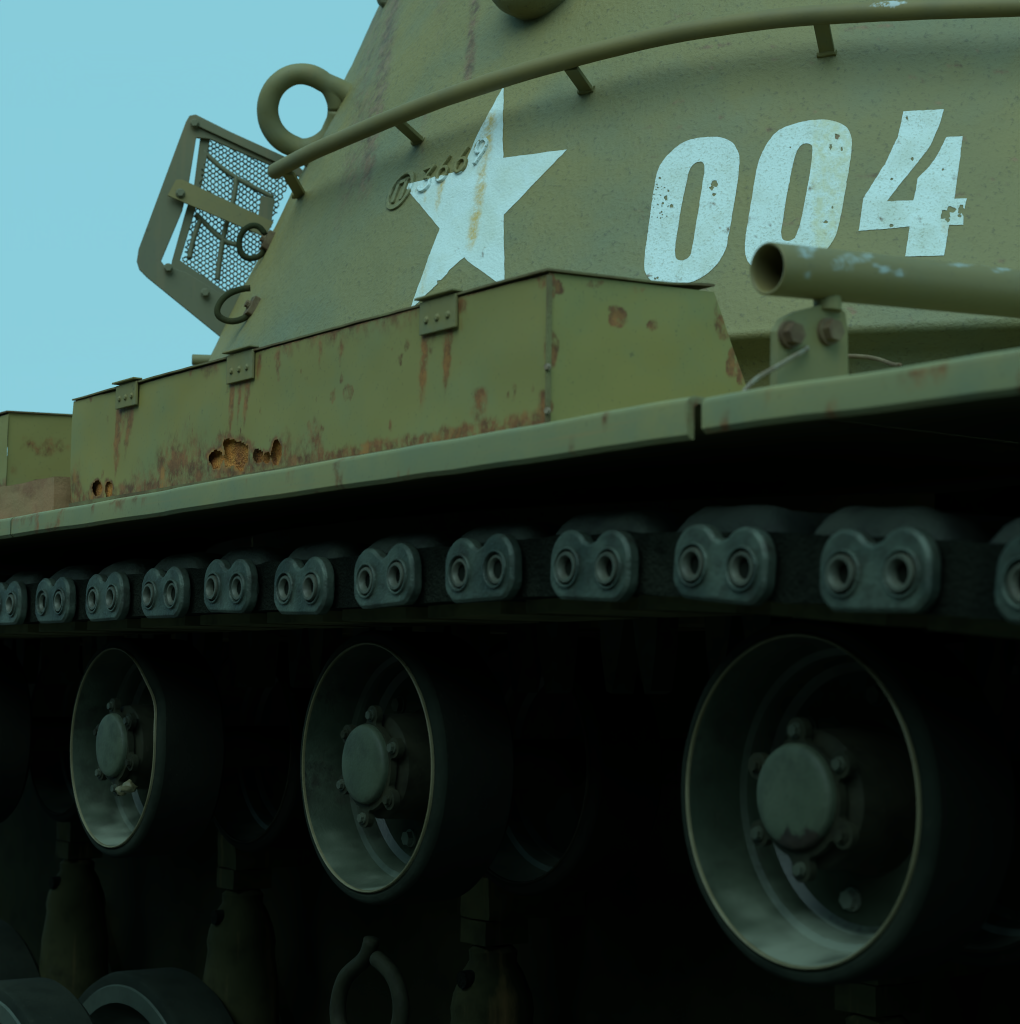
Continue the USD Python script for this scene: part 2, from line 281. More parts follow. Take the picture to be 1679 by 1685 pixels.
# --- white star
star = Polygon([(831, 140), (831, 262), (934, 247), (831, 354), (831, 474), (766, 427), (676, 512), (725, 377), (666, 305), (764, 283), (785, 232)])
gap = Polygon([(766, 425), (742, 447), (733, 462), (722, 464), (722, 478), (712, 492), (700, 520), (830, 520), (806, 469)])
star = star.difference(gap).buffer(0)
def wobble(poly, amp):
    def ring(c): c = np.array(shapely.LinearRing(c).segmentize(3.0).coords)[:-1]; q = np.c_[c, c[:, :1] * 0]; return c + (np.stack([fb(q, .16, 81, 3), fb(q, .16, 82, 3)], -1) - .5) * 2 * amp
    gs = [Polygon(ring(g.exterior.coords), [ring(h.coords) for h in g.interiors]).buffer(0) for g in getattr(poly, 'geoms', [poly]) if g.area > 8]
    return shapely.union_all(gs)
def decal(name, poly, off, step, stainer, **kw):
    poly = wobble(poly, 0.7)
    v, f = dense(poly, step); P = skin(v, off)
    s = stainer(v, P) if stainer else np.zeros((len(v), 3))
    part(name, (P, f[:, ::-1]), 'digit' if name == 'painted_digit' else 'white', turret, stain=s, **kw)
def star_stain(v, P):
    n = fb(P * [1, 1, .1], 70, 8); m = fb(P, 60, 9); s = np.zeros((len(v), 3))
    for u0, u1, v0, v1, w, a in [(814, 772, 190, 430, 9, .9), (810, 800, 180, 290, 11, .7), (733, 716, 290, 365, 5, .85), (703, 700, 300, 360, 3, .6), (690, 688, 300, 340, 3, .5), (704, 690, 440, 510, 6, .5), (750, 742, 290, 330, 3, .4)]:
        uc = u0 + (u1 - u0) * (v[:, 1] - v0) / (v1 - v0)
        k = np.exp(-((v[:, 0] - uc) / w) ** 2) * sm(v[:, 1], v0 - 14, v0 + 14) * (1 - sm(v[:, 1], v1 - 40, v1)) * a * (0.35 + n)
        s[:, 1] = np.maximum(s[:, 1], k)
    s[:, 0] = sm(m, .68, .76) * .4
    return s
decal('star_marking', star, 0.0007, 4.5, star_stain, label='white painted five-pointed star streaked with rust')

# --- number 004
def crop(pts, s=1679 / 679., o=(1000, 140)): return [(x / s + o[0], y / s + o[1]) for x, y in pts]
def chaikin(p, n=3):
    p = np.asarray(p, float)
    for _ in range(n): q = np.roll(p, -1, 0); p = np.stack([.75 * p + .25 * q, .25 * p + .75 * q], 1).reshape(-1, 2)
    return p
def rounded(pts, r): return Polygon(chaikin(pts)).buffer(-r, join_style=1).buffer(2 * r, join_style=1).buffer(-r, join_style=1)
zero1 = rounded(crop([(340, 222), (400, 213), (470, 214), (515, 238), (537, 280), (538, 320), (522, 450), (492, 620), (480, 675), (450, 728), (395, 778), (325, 808), (255, 818), (190, 808), (160, 780), (147, 735), (162, 620), (188, 450), (204, 350), (240, 290), (290, 245)]), 5).difference(
    rounded(crop([(350, 322), (372, 311), (393, 316), (396, 345), (372, 490), (345, 680), (333, 705), (305, 716), (282, 712), (274, 690), (286, 590), (312, 440), (332, 345)]), 3))
zero2 = rounded(crop([(700, 183), (760, 160), (830, 145), (900, 143), (960, 160), (990, 195), (998, 240), (985, 340), (965, 450), (945, 560), (915, 650), (840, 710), (740, 745), (640, 752), (585, 740), (557, 690), (562, 610), (585, 480), (605, 350), (622, 290), (655, 228)]), 5).difference(
    rounded(crop([(775, 262), (800, 240), (832, 243), (838, 268), (825, 370), (800, 500), (775, 600), (757, 630), (725, 638), (706, 622), (710, 580), (735, 430), (757, 320)]), 3))
four = Polygon(crop([(1205, 107), (1370, 98), (1350, 165), (1315, 245), (1255, 325), (1185, 410), (1137, 474), (1245, 468), (1258, 415), (1262, 380), (1310, 330), (1345, 280), (1380, 211), (1445, 208), (1432, 320), (1412, 464), (1462, 462), (1448, 530), (1448, 570), (1390, 570), (1370, 697), (1212, 699), (1230, 576), (1022, 590), (1042, 462), (1130, 320), (1182, 210)]))
def chip(u, v, r, e=1.0, k=11):
    a = np.linspace(0, 2 * np.pi, k, endpoint=False); q = r * (0.65 + 0.6 * rng.random(k)); return Polygon(np.c_[u + q * np.cos(a), v + q * e * np.sin(a)])
def chips(poly, spots):
    for s in spots: poly = poly.difference(chip(*s).buffer(0))
    return poly
zero1 = chips(zero1, [(1176, 302, 6.5, .8), (1171, 309, 4), (1175, 320, 3), (1106, 340, 3), (1097, 327, 3, 1.3), (1092, 336, 2), (1101, 315, 2), (1087, 294, 2.2), (1090, 350, 1.7), (1084, 338, 1.6), (1079, 459, 2), (1083, 458, 2)] + [(1070 + 34 * rng.random(), 305 + 55 * rng.random(), 0.5 + 1.0 * rng.random()) for _ in range(34)])
zero2 = chips(zero2, [(1378, 226, 4, 1.2), (1368, 243, 2.8, 1.8), (1386, 247, 2, 2), (1359, 365, 4, .6), (1370, 341, 2.2), (1302, 244, 1.6), (1395, 300, 1.5)])
four = chips(four, [(1556, 352, 9), (1566, 345, 7, .8), (1560, 362, 4), (1582, 345, 6.5), (1588, 352, 6), (1579, 355, 3), (1467, 371, 4, .8), (1502, 262, 3), (1468, 295, 2.5), (1493, 194, 2, 1.8), (1552, 279, 2)])
def num_stain(v, P):
    s = np.zeros((len(v), 3)); m = fb(P, 75, 31); b = fb(P, 9, 32)
    s[:, 0] = sm(m, .64, .74) * (.25 + .5 * sm(b, .45, .7)); s[:, 1] = sm(b, .5, .75) * .16
    s[:, 2] = sm(v[:, 0], 1332, 1337) * (1 - sm(v[:, 0], 1403, 1406)) * .62                 # the repainted half of the middle digit
    crack = np.abs(v[:, 1] - (352 + 26 * np.sin((v[:, 0] - 1228) / 150 * np.pi)))           # a hairline crack
    s[:, 0] = np.maximum(s[:, 0], np.exp(-(crack / 1.5) ** 2) * .42 * (v[:, 0] > 1232) * (v[:, 0] < 1375))
    s[:, 1] = np.maximum(s[:, 1], .3 * blob(v, 1555, 372, 8, 22, m))
    return s
for d in (zero1, zero2, four): decal('painted_digit', d, 0.0007, 6, num_stain)

# --- raised casting number
def emboss(name, mesh2, u, v, hpx, mt='turret', tilt=0.0):
    Q, t0 = on_turret(u, v); t0 = float(t0); n = cone_n(np.array(t0)); e1 = V3(math.cos(t0), math.sin(t0), 0); e2 = np.cross(n, e1)
    e1, e2 = e1 * math.cos(tilt) + e2 * math.sin(tilt), e2 * math.cos(tilt) - e1 * math.sin(tilt)
    m = mesh2.copy(); m.apply_transform(frame(Q + n * (float(bulge(Q)) - 0.002), e1, e2, n)); m = m.subdivide_to_size(.006); m.merge_vertices()
    st = bare(m); p2 = to_px(m.vertices) - np.array([2.0, -2.0]); st[:, 2] = shapely.contains_xy(star, p2[:, 0], p2[:, 1]) * 1.0
    part(name, m, mt, turret, stain=st)
for ch, u, v in (('3', 706, 298), ('6', 735, 282), ('6', 765, 268), ('9', 795, 252)):
    m = meshkit.text_mesh(ch, 0.043, 0.007); m.apply_translation([-m.bounds[:, 0].mean(), -m.bounds[:, 1].mean(), 0]); m.vertices[:, 0] *= 0.85
    emboss('cast_digit', m, u, v, 45, tilt=0.10)
rg = ext(affinity.scale(Point(0, 0).buffer(0.034, 24), .82, 1).difference(affinity.scale(Point(0, 0).buffer(0.027, 24), .8, 1)), 0.006)
for s in (-.009, .009): rg = join(rg, ext(sbox(s - .003, -.02, s + .003, .018), 0.006))
emboss('cast_foundry_mark', join(rg, ext(sbox(-.012, .012, .012, .018), .006)), 662, 315, 60, tilt=0.10)

# --- sight blister at the upper edge of the picture
Q, t0 = on_turret(905, -38); n = cone_n(np.array(float(t0))); nh = V3(math.sin(t0), -math.cos(t0), -0.12); nh /= np.linalg.norm(nh)
e1 = np.cross(nh, V3(0, 0, 1)); e1 /= np.linalg.norm(e1); e2 = np.cross(e1, nh)
prof = [(-.06, .135), (-.02, .096), (0.0, .080), (.02, .070), (.045, .066), (.065, .063), (.08, .056), (.091, .044), (.097, .03), (.1, .015), (.101, .001)]
m = lathe(prof, 0, 0, 64); v = np.array(m.vertices); m.vertices = Q + v[:, :1] * e1 + v[:, 1:2] * nh + v[:, 2:] * e2; m.fix_normals()
part('sight_blister', m, 'turret', turret, stain=bare(m))

# ================================================================== lifting eye (cast ring at the turret's far shoulder)
Q, t0 = on_turret(562, 165); d = ray(500, 185); d /= np.linalg.norm(d)
n_eye = V3(d[0], d[1], d[2] + 0.10); n_eye /= np.linalg.norm(n_eye)
ringpts = np.array([at_plane(u, v, Q, n_eye) for u, v in [(600, 182), (566, 152), (535, 136), (497, 122), (462, 135), (442, 172), (447, 205), (466, 230), (488, 243), (520, 262), (560, 282)]])
rr = np.interp(np.linspace(0, 1, 72), [0, .12, .25, .5, .75, .9, 1], [.027, .019, .0165, .0165, .0175, .021, .027])
loop = np.array([at_plane(497 + 58 * math.cos(a), 182 + 62 * math.sin(a), Q, n_eye) for a in np.linspace(0, 2 * math.pi, 60)])
m = rough_up(join(tube(spline(ringpts, 72), rr, 20), tube(loop, .0165, 20)), .0012, 30)
part('lifting_eye', m, 'steel', tank, smooth=True, label='thick cast lifting eye on the turret shoulder against the sky')

# ================================================================== handrail
rpx = [(449, 284), (463, 276), (490, 262), (520, 247), (560, 230), (600, 213), (650, 192), (700, 172), (760, 151), (820, 131), (880, 113), (940, 96), (1000, 80), (1060, 65), (1120, 53), (1180, 43), (1240, 34), (1300, 28), (1400, 21), (1530, 15), (1679, 10), (1800, 7)]
pts = np.array([on_turret(u, v, 0.062)[0] for u, v in rpx]); pts = gaussian_filter1d(spline(pts, 90), 2.0, axis=0, mode='nearest')
m = rough_up(tube(pts, .0125, 16), .0008, 25); px = to_px(m.vertices); s = bare(m)
s[:, 2] = blob(px, 1470, 6, 70, 9, fb(m.vertices, 60, 3), .9) * .5
M['railm'] = paint('worn_rail_paint', (0.160, 0.120, 0.043), (0.185, 0.138, 0.048), (0.14, 0.115, 0.052), s=(3., 14.), bump=(0.1, 0.001), mask=True, pale=(.4, .42, .4))
rail = part('handrail', m, 'railm', tank, stain=s, label='bent tube handrail curving round the turret above the star')
for fu, fv, ru, rv in ((492, 322, 474, 284), (690, 232, 655, 200), (967, 150, 940, 112), (1363, 92, 1352, 38)):
    A, t0 = on_turret(fu, fv); t0 = float(t0); B, _ = on_turret(ru, rv, 0.052); n = cone_n(np.array(t0)); A = A + n * (float(bulge(A)) - .004)
    t = V3(math.cos(t0), math.sin(t0), 0); dn = np.cross(n, t); w = B - A; L = np.linalg.norm(w); w /= L; k = np.cross(w, t); k /= np.linalg.norm(k); t2 = np.cross(k, w)
    bar = ext(sbox(-.0095, -.003, .0095, .003), L, frame(A, t2, k, w))
    weld = rough_up(tube(np.array([A + t2 * x + n * .004 for x in np.linspace(-.012, .012, 9)]), .0055, 8), .003, 90)
    part('rail_bracket', bar, 'steel', rail); part('weld_bead', weld, 'steel', rail)

# ================================================================== rear bustle rack with expanded metal
Qr, tr = on_turret(425, 400); d = ray(350, 380); d /= np.linalg.norm(d); nr = V3(d[0], d[1], 0); nr /= np.linalg.norm(nr)
e1 = np.cross(V3(0, 0, 1), nr); e1 = e1 * np.sign(np.dot(e1, CM[0])); e2 = V3(0, 0, 1)
R0 = at_plane(350, 380, Qr, nr)
def rk(u, v, back=0.0): p = at_plane(u, v, Qr + nr * back, nr) - R0; return np.dot(p, e1), np.dot(p, e2)
def rpoly(pts, back=0.0): return Polygon([rk(u, v, back) for u, v in pts])
def rplate(poly, back, depth): return ext(poly, depth, frame(R0 + nr * back, e1, e2, np.cross(e1, e2)) if np.dot(np.cross(e1, e2), nr) > 0 else frame(R0 + nr * (back + depth), e1, e2, np.cross(e1, e2)))
rack = holder('bustle_rack', tank, label='flat plate stowage rack with expanded metal mesh on the turret rear')
outer = rpoly([(322, 188), (312, 190), (306, 200), (228, 410), (225, 430), (229, 443), (242, 456), (365, 556), (420, 560), (520, 300), (490, 272)]).buffer(.004).buffer(-.004)
window = rpoly([(323, 226), (345, 228), (470, 282), (520, 300), (430, 470), (370, 487), (306, 448), (270, 436), (265, 429), (300, 346), (310, 306)])
part('rack_plate', rplate(outer.difference(window), 0.0, .006), 'rack', rack)
inner = rpoly([(330, 222), (346, 226), (333, 300), (318, 356), (296, 428), (372, 480), (366, 494), (281, 442), (283, 429), (306, 346), (319, 306)], .008)
part('rack_inner_frame', rplate(inner.buffer(0), .008, .008), 'rack', rack)
part('rack_top_bar', rplate(rpoly([(318, 204), (324, 192), (478, 262), (474, 276)], -.004), -.006, .005), 'rack', rack)
# expanded metal: diamonds woven of zig-zag strands, pressed slightly out of plane
strands = []
mesh_zone = rpoly([(342, 226), (470, 276), (478, 300), (400, 480), (372, 484), (298, 436), (322, 330)], .02)
x0, y0, x1, y1 = mesh_zone.bounds; W, Hh = .0122, .0090
shapely.prepare(mesh_zone)
for r_ in range(int((y1 - y0) / (Hh / 2)) + 1):
    run = []
    xs = np.arange(x0, x1 + W, W / 4)
    ys = y0 + r_ * Hh / 2 + np.array([.25, .25, -.25, -.25])[(np.arange(len(xs)) + 2 * (r_ % 2)) % 4] * Hh / 2 * 1.7
    for x, y in zip(xs, ys):
        if mesh_zone.contains(Point(x, y)): x += rng.normal(0, .0005); y += rng.normal(0, .0005); run.append(R0 + e1 * x + e2 * y + nr * (.022 + .01 * math.sin(x * 40) + .008 * math.cos(y * 30)))
        elif len(run) > 2: strands.append(tube(run, 0.0013, 4, caps=False)); run = []
        else: run = []
    if len(run) > 2: strands.append(tube(run, 0.0013, 4, caps=False))
part('expanded_metal_mesh', join(*strands), 'rack', rack, smooth=False, kind='stuff', label='expanded metal mesh of small diamond holes')
def rline(pts, back, r=.0045): return tube(spline([at_plane(u, v, Qr + nr * back, nr) for u, v in pts], 24), r, 8)
for pts_ in ([(336, 248), (355, 268), (385, 290), (425, 312), (450, 325)], [(388, 292), (384, 330), (372, 372), (362, 425), (358, 460)], [(322, 352), (345, 375), (372, 397), (395, 402)], [(330, 362), (318, 395), (312, 425)]):
    part('rack_rod', rline(pts_, .012), 'rack', rack, smooth=True)
part('rack_strap', rplate(rpoly([(276, 322), (290, 296), (300, 296), (450, 366), (436, 390)], -.012), -.016, .006), 'rail', rack, label='flat olive strap across the mesh')
part('rack_post', rplate(rpoly([(430, 322), (452, 328), (446, 372), (424, 362)], -.004), -.008, .008), 'rack', rack)
for (u, v) in ((320, 203), (297, 318), (277, 441), (338, 482)):
    part('rack_bolt', hexbolt(at_plane(u, v, Qr - nr * (.016 if u == 297 else .006), nr), -nr, .0065, .006), 'rack', rack)

# ================================================================== rope hooks on the turret's far edge
for cu, cv, path in ((442, 398, [(436, 386), (412, 372), (398, 384), (394, 404), (402, 422), (420, 424), (434, 410)]), (418, 506, [(412, 474), (384, 480), (360, 502), (358, 516), (376, 528), (404, 522), (418, 512)])):
    A, t0 = on_turret(cu, cv); n = cone_n(np.array(float(t0)))
    hk = holder('rope_hook', tank)
    part('hook_rod', tube(spline([at_plane(u, v, A, -nr) for u, v in path], 40), .0052, 10), 'damper', hk, smooth=True)
    b = ext(sbox(-.010, -.014, .010, .014).buffer(.003), .014, frame(A - n * .006, V3(math.cos(t0), math.sin(t0), 0), np.cross(n, V3(math.cos(t0), math.sin(t0), 0)), n))
    part('hook_lug', rough_up(b.subdivide().subdivide(), .0025, 40), 'rustbolt', hk)
    part('hook_bolt', hexbolt(A + n * .008, n, .006, .007), 'rustbolt', hk)
# small stub behind the box and lump at the top of the skyline
A = at_plane(346, 593, Qr, nr); part('pipe_stub', tube([A + e1 * .01, A - e1 * .012, A - e1 * .03, A - e1 * .031], [.0095, .0095, .0095, .007], 14), 'steel', tank, smooth=30)
A, t0 = on_turret(640, 2); part('sky_lug', rough_up(trimesh.creation.icosphere(3, .016).apply_translation(A - e1 * .004), .004, 60), 'rack', tank, smooth=True)

# ================================================================== fenders
FY, FZ = 1.05, 0.222
def fender_piece(prof_a, prof_b, xa, xb, n, seed):
    """profile (y, z) lists at both ends, lofted along X with small dents"""
    xs = np.linspace(xa, xb, n); a, b = np.array(prof_a), np.array(prof_b); t = ((xs - xa) / (xb - xa))[:, None, None]
    yz = a * (1 - t) + b * t; P = np.concatenate([np.broadcast_to(xs[:, None, None], (n, len(a), 1)), yz], -1)
    k = (fb(P * [1, .0, .0], 9, seed, 3) - .5) * .0022; P[..., 2] += k; P[..., 1] += (fb(P * [1, 0, 0], 14, seed + 3, 3) - .5) * .003
    v, f = grid(P, wrap=True); v2 = P[[0, -1]].reshape(-1, 3); m = len(a)
    caps = [trimesh.Trimesh(np.c_[np.full(len(q[0]), x), q[0]], q[1], process=False) for x, pr in ((xa, yz[0]), (xb, yz[-1])) for q in [trimesh.creation.triangulate_polygon(Polygon(pr), engine='earcut')]]
    return trimesh.Trimesh(v, f, process=False), caps
def lipprof(zt, zb, y=FY): return [(y + .004, zb), (y, zb + .004), (y, zt - .006), (y + .002, zt - .002), (y + .006, zt), (1.7395, zt), (1.7395, zt - .006), (y + .012, zt - .006), (y + .008, zt - .009), (y + .008, zb)]
fl = holder('fender', tank)
def add_fender(name, za, zb_, xa, xb, n, seed, **kw):
    b, caps = fender_piece(lipprof(*za), lipprof(*zb_), xa, xb, n, seed); m = join(b, *caps); m.fix_normals(); m = trimesh.graph.smooth_shade(m, angle=.6)
    px = to_px(m.vertices); s = bare(m); q = fb(m.vertices, 40, 17); edge = m.vertices[:, 2] - np.where(True, za[1], 0)
    s[:, 0] = sm(q, .60, .72) * .5 * (m.vertices[:, 1] < FY + .02)
    s[:, 0] = np.maximum(s[:, 0], blob(px, 1140, 690, 14, 40, q) * .6); s[:, 0] = np.maximum(s[:, 0], blob(px, 60, 850, 5, 40, q) * .6)
    part(name, m, 'fender', fl, stain=s, **kw)
add_fender('fender_sheet', (.232, .203), (.240, .204), -2.68, -1.2195, 240, 3, label='long fender sheet with folded lip below the boxes')
add_fender('fender_sheet', (.230, .200), (.232, .203), -5.3, -2.6825, 200, 5)
add_fender('fender_sheet', (.237, .207), (.222, .180), -1.2015, .95, 300, 7, label='drooping front fender sheet below the pipe')

# ================================================================== stowage boxes
BY = 1.13
def stowage(x0, x1, zt, zb, hinges, holes, streaks, label, detail):
    bx = holder('stowage_box', tank, label=label)
    # front sheet: a fine grid with rusted-out holes
    step = .0022 if detail else .006
    X, Z = np.meshgrid(np.arange(x0, x1 + step / 2, step), np.arange(zb, zt + step / 2, step), indexing='ij')
    Pn = np.stack([X, np.full_like(X, BY), Z], -1); Pn[..., 1] += (fb(Pn * [1, 0, 1], 6, 2, 3) - .5) * .008
    v, f = grid(Pn); px = to_px(v); q = fb(v, 42, 12); qs = fb(v * [1, 1, .28], 62, 13); qb = fb(v, 13, 15)
    hgt = (v[:, 2] - zb) / (zt - zb); s = np.zeros((len(v), 3))
    qw = sm(fb(v * [1, 0, 0], 5.5, 51, 3), .42, .66); foot = np.maximum((1 - sm(hgt, .03 + .25 * qs * qw, .16 + (.25 + .55 * qs) * qw)) * (.45 + .55 * qw), (1 - sm(hgt, .02 + .09 * qs, .06 + .19 * qs)) * 1.0)
    s[:, 0] = foot * (.30 + .75 * q)
    s[:, 1] = foot * sm(fb(v * [1, 1, .5], 34, 53), .52, .70) * .55
    topedge = sm(hgt, .80 - .1 * q, 1.0); s[:, 0] = np.maximum(s[:, 0], topedge * sm(qb, .48, .6) * .45 + sm(hgt, .978, .99) * .6)
    flecks = sm(fb(v * [1, 1, .5], 55, 44), .66, .74); s[:, 0] = np.maximum(s[:, 0], flecks * .55)
    for u0, u1, v0, v1, w, a in streaks:
        uc = u0 + (u1 - u0) * (px[:, 1] - v0) / (v1 - v0)
        k = np.exp(-((px[:, 0] - uc) / w) ** 2) * sm(px[:, 1], v0 - 12, v0 + 8) * (1 - sm(px[:, 1], v0 + (v1 - v0) * .45, v1 + 10)) * a * (.75 + .8 * qs)
        core = np.exp(-((px[:, 0] - uc - 3 * (qs - .5)) / (w * .5)) ** 2) * sm(px[:, 1], v0 - 8, v0 + 6) * (1 - sm(px[:, 1], v0 + (v1 - v0) * .55, v1 + 40)) * a * (.6 + .5 * q)
        s[:, 0] = np.maximum(np.maximum(s[:, 0], k), core); s[:, 1] = np.maximum(s[:, 1], np.exp(-((px[:, 0] - uc) / w / 1.6) ** 2) * sm(px[:, 1], v0, v0 + 30) * (1 - sm(px[:, 1], v0 + (v1 - v0) * .6, v1 + 15)) * a * .38)
    cut = np.zeros(len(v), bool)
    for u, vv, ru, rv in holes:
        d = np.hypot((px[:, 0] - u) / ru, (px[:, 1] - vv) / rv * np.where(px[:, 1] > vv, .75, 1)) + (q - .5) * 1.3
        cut |= d < .8; s[:, 0] = np.maximum(s[:, 0], (1 - sm(d, .8, 1.9)) * .9); s[:, 1] = np.maximum(s[:, 1], (1 - sm(d, .85, 1.15)) * .6)
    f = f[~cut[f].any(1)]
    part('front_panel', (v, f), 'box', bx, stain=s)
    # end sheet facing the tank's front
    e = [(BY + .0015, zb), (BY + .0015, zt), (1.344, zt + .008), (1.392, zt - .09), (1.432, zb)]
    ev, ef = dense(Polygon([(a * 1000, b * 1000) for a, b in e]), 3. if detail else 8.)
    ev = np.c_[np.full(len(ev), x1), ev[:, 0] / 1000, ev[:, 1] / 1000]; ev[:, 0] += (fb(ev * [0, 1, 1], 7, 4, 3) - .5) * .006
    px = to_px(ev); q = fb(ev, 45, 22); qb = fb(ev, 14, 23); s = np.zeros((len(ev), 3))
    if detail:
        for u, vv, ru, rv, a in ((908, 478, 9, 26, 1), (918, 474, 10, 14, 1), (905, 575, 12, 26, .9), (903, 600, 7, 12, .9), (1018, 522, 15, 17, 1), (1014, 512, 12, 10, .7), (1074, 536, 8, 8, .75), (985, 466, 22, 10, .65), (1045, 475, 14, 6, .5), (1190, 540, 9, 26, .7), (1206, 590, 9, 24, .9), (1222, 622, 8, 14, 1), (905, 668, 9, 12, .8), (1178, 500, 6, 20, .6)):
            s[:, 0] = np.maximum(s[:, 0], blob(px, u, vv, ru * 1.2, rv * 1.2, q, 1.0) * a * .80)
            s[:, 1] = np.maximum(s[:, 1], blob(px, u, vv, ru * .7, rv * .7, fb(ev, 60, 29), 1.1) * a * .32)
    else: s[:, 0] = sm(qb, .5, .7) * (1 - sm(ev[:, 2], zb + .02, zb + .07)); s[:, 0] = np.maximum(s[:, 0], sm(fb(ev, 30, 3), .56, .70) * .5)
    part('end_panel', (ev, ef), 'box', bx, stain=s)
    # plain far end and back, a lid with a thin overhang
    b0, b1 = x0 + .001, x1 - .002
    part('back_panel', join(box(b0, b1, 1.344, 1.347, zb, zt - .002), box(b0, b0 + .002, BY + .003, 1.344, zb, zt - .002)), 'box', bx, stain=bare(join(box(b0, b1, 1.344, 1.347, zb, zt - .002), box(b0, b0 + .002, BY + .003, 1.344, zb, zt - .002))), smooth=False)
    lid = box(x0 - .001, x1 + .003, BY - .003, 1.343, zt + .001, zt + .0032).subdivide_to_size(.03); lv = np.array(lid.vertices); lv[:, 2] += (lv[:, 1] - BY) / .21 * .008 + .004 * sm(lv[:, 1], 1.27, 1.34) + (fb(lv * [1, 0, 0], 8, 9, 3) - .5) * .003; lid.vertices = lv
    part('lid', lid, 'boxfoot', bx, smooth=30, label='thin rusty lid edge')
    for uv in hinges:
        (ua, va), (ub, vb) = uv; A, B = atY(ua, va, BY), atY(ub, vb, BY); wx, hz = B[0] - A[0], A[2] - B[2]
        pl = box(A[0], B[0], BY - .0045, BY - .001, zt - hz, zt + .003); tp = box(A[0] - .004, B[0] + .001, BY - .009, BY + .004, zt + .0055, zt + .0078)
        bl = [hexbolt(V3(A[0] + wx * k, BY - .0045, zt - hz * .55), V3(0, -1, 0), .0032, .002) for k in (.2, .5, .8)]
        part('hinge', join(pl, tp, *bl), 'steel', bx)
    part('base_angle', join(box(x0, x1, BY - .003, BY + .04, FZ + .014, zb + .002)), 'rust' if not detail else 'boxfoot', bx, smooth=False)
    if detail:
        part('corner_flange', join(box(x1 - .001, x1 + .002, BY - .0015, BY + .0035, zb, zt - .003)), 'boxfoot', bx, smooth=False)
        for vv in (604, 676): part('corner_bolt', hexbolt(atY(902, vv, BY - .001), V3(0.3, -1, 0), .0030, .003), 'wire', bx)
    return bx
M['boxfoot'] = paint('rust_eaten_paint', (0.175, 0.15, 0.06), (0.13, 0.09, 0.04), (0.10, 0.045, 0.018), s=(10., 26.), bump=(0.4, 0.002), rough=0.8)
HG = [((196, 634), (228, 660)), ((379, 576), (420, 608)), ((697, 488), (755, 522))]
ST = [(197, 190, 665, 790, 5, 1.0), (218, 206, 668, 745, 5, .85), (208, 203, 660, 700, 10, .6), (384, 378, 612, 720, 4, .95), (396, 391, 612, 700, 3.5, .8), (410, 402, 608, 700, 4.5, .9), (398, 396, 606, 640, 16, .6),
      (702, 692, 525, 690, 6, 1.0), (741, 731, 525, 660, 7, .9), (716, 712, 525, 570, 4, .6), (762, 760, 490, 530, 9, .7), (457, 455, 575, 600, 7, .6), (527, 526, 560, 590, 6, .6), (562, 560, 560, 585, 6, .6), (427, 424, 580, 625, 8, .55), (900, 898, 540, 620, 5, .6), (895, 893, 645, 690, 8, .8), (790, 785, 640, 690, 14, .7)]
HO = [(386, 745, 27, 25), (356, 754, 15, 14), (424, 748, 11, 12), (455, 742, 8, 17), (160, 802, 8, 10), (178, 802, 6, 11), (438, 752, 6, 7)]
x1 = -1.5195
stowage(-2.661, x1, .4025, .252, HG, HO, ST, 'olive sheet metal stowage box with three hinges and rusted-out lower edge', True)
part('box_rust_scale', (lambda m: rough_up(m, .0038, 45))(box(-2.64, -1.54, 1.1375, 1.1405, .246, .315).subdivide_to_size(.006)), 'rust', '/World/tank/stowage_box', smooth=40, label='orange flaking rust seen through the holes')
stowage(-3.95, -2.915, .4125, .296, [], [], [], 'second stowage box farther back with a rusty base', False)
part('box_rust_scale', rough_up(box(-3.95, -2.70, 1.12, 1.44, .236, .2955).subdivide_to_size(.02), .002, 30), 'rustbase', '/World/tank/stowage_box_001') if M.setdefault('rustbase', paint('rusty_base_paint', (0.34, 0.155, 0.075), (0.27, 0.165, 0.075), (0.17, 0.055, 0.03), s=(8., 20.), bump=(0.4, 0.002), rough=0.85)) else None

# ================================================================== pipe across the deck and its bracket
P0 = atY(1263, 442, 1.115); P1 = atY(1679, 484, 1.43); ax = P1 - P0; ax /= np.linalg.norm(ax)
pr = .0222
e1p = np.cross(ax, V3(0, 0, 1)); e1p /= np.linalg.norm(e1p); e2p = np.cross(e1p, ax)
L = .56
prof = [(.30, pr - .0035), (.005, pr - .0035), (0., pr - .0025), (0., pr - .0008), (.001, pr)] + [(t, pr) for t in np.linspace(.01, L, 70)] + [(L + .002, pr - .002), (L + .002, .001)]
m = lathe(prof, 0, 0, 64); v = np.array(m.vertices); m.vertices = P0 + v[:, :1] * e1p + v[:, 1:2] * ax + v[:, 2:] * e2p; m.fix_normals()
px = to_px(m.vertices); q = fb(m.vertices, 55, 61); s = bare(m); upside = sm((m.vertices - P0) @ e2p, -.004, .010)
for u, vv, ru, rv in ((1328, 412, 22, 22), (1385, 435, 22, 12), (1395, 428, 15, 12), (1425, 425, 12, 9), (1455, 444, 14, 7), (1480, 448, 14, 7), (1440, 436, 10, 6), (1330, 452, 8, 10), (1590, 436, 40, 5), (1650, 444, 18, 5)):
    s[:, 2] = np.maximum(s[:, 2], blob(px, u, vv, ru, rv, q, 1.0) * .9)
pipe = part('cross_pipe', m, 'pipe', tank, stain=s, label='open ended steel pipe lying across the deck, paint flaking')
BX = P0[0] + .0
pb = [atX(u, v, BX)[1:] for u, v in [(1272, 680), (1274, 545), (1286, 524), (1310, 512), (1345, 503), (1372, 502), (1386, 516), (1390, 545), (1392, 680)]]
brk = ext(Polygon(pb).buffer(.003).buffer(-.003), .008, frame(V3(BX - .004, 0, 0), V3(0, 1, 0), V3(0, 0, 1), V3(1, 0, 0)))
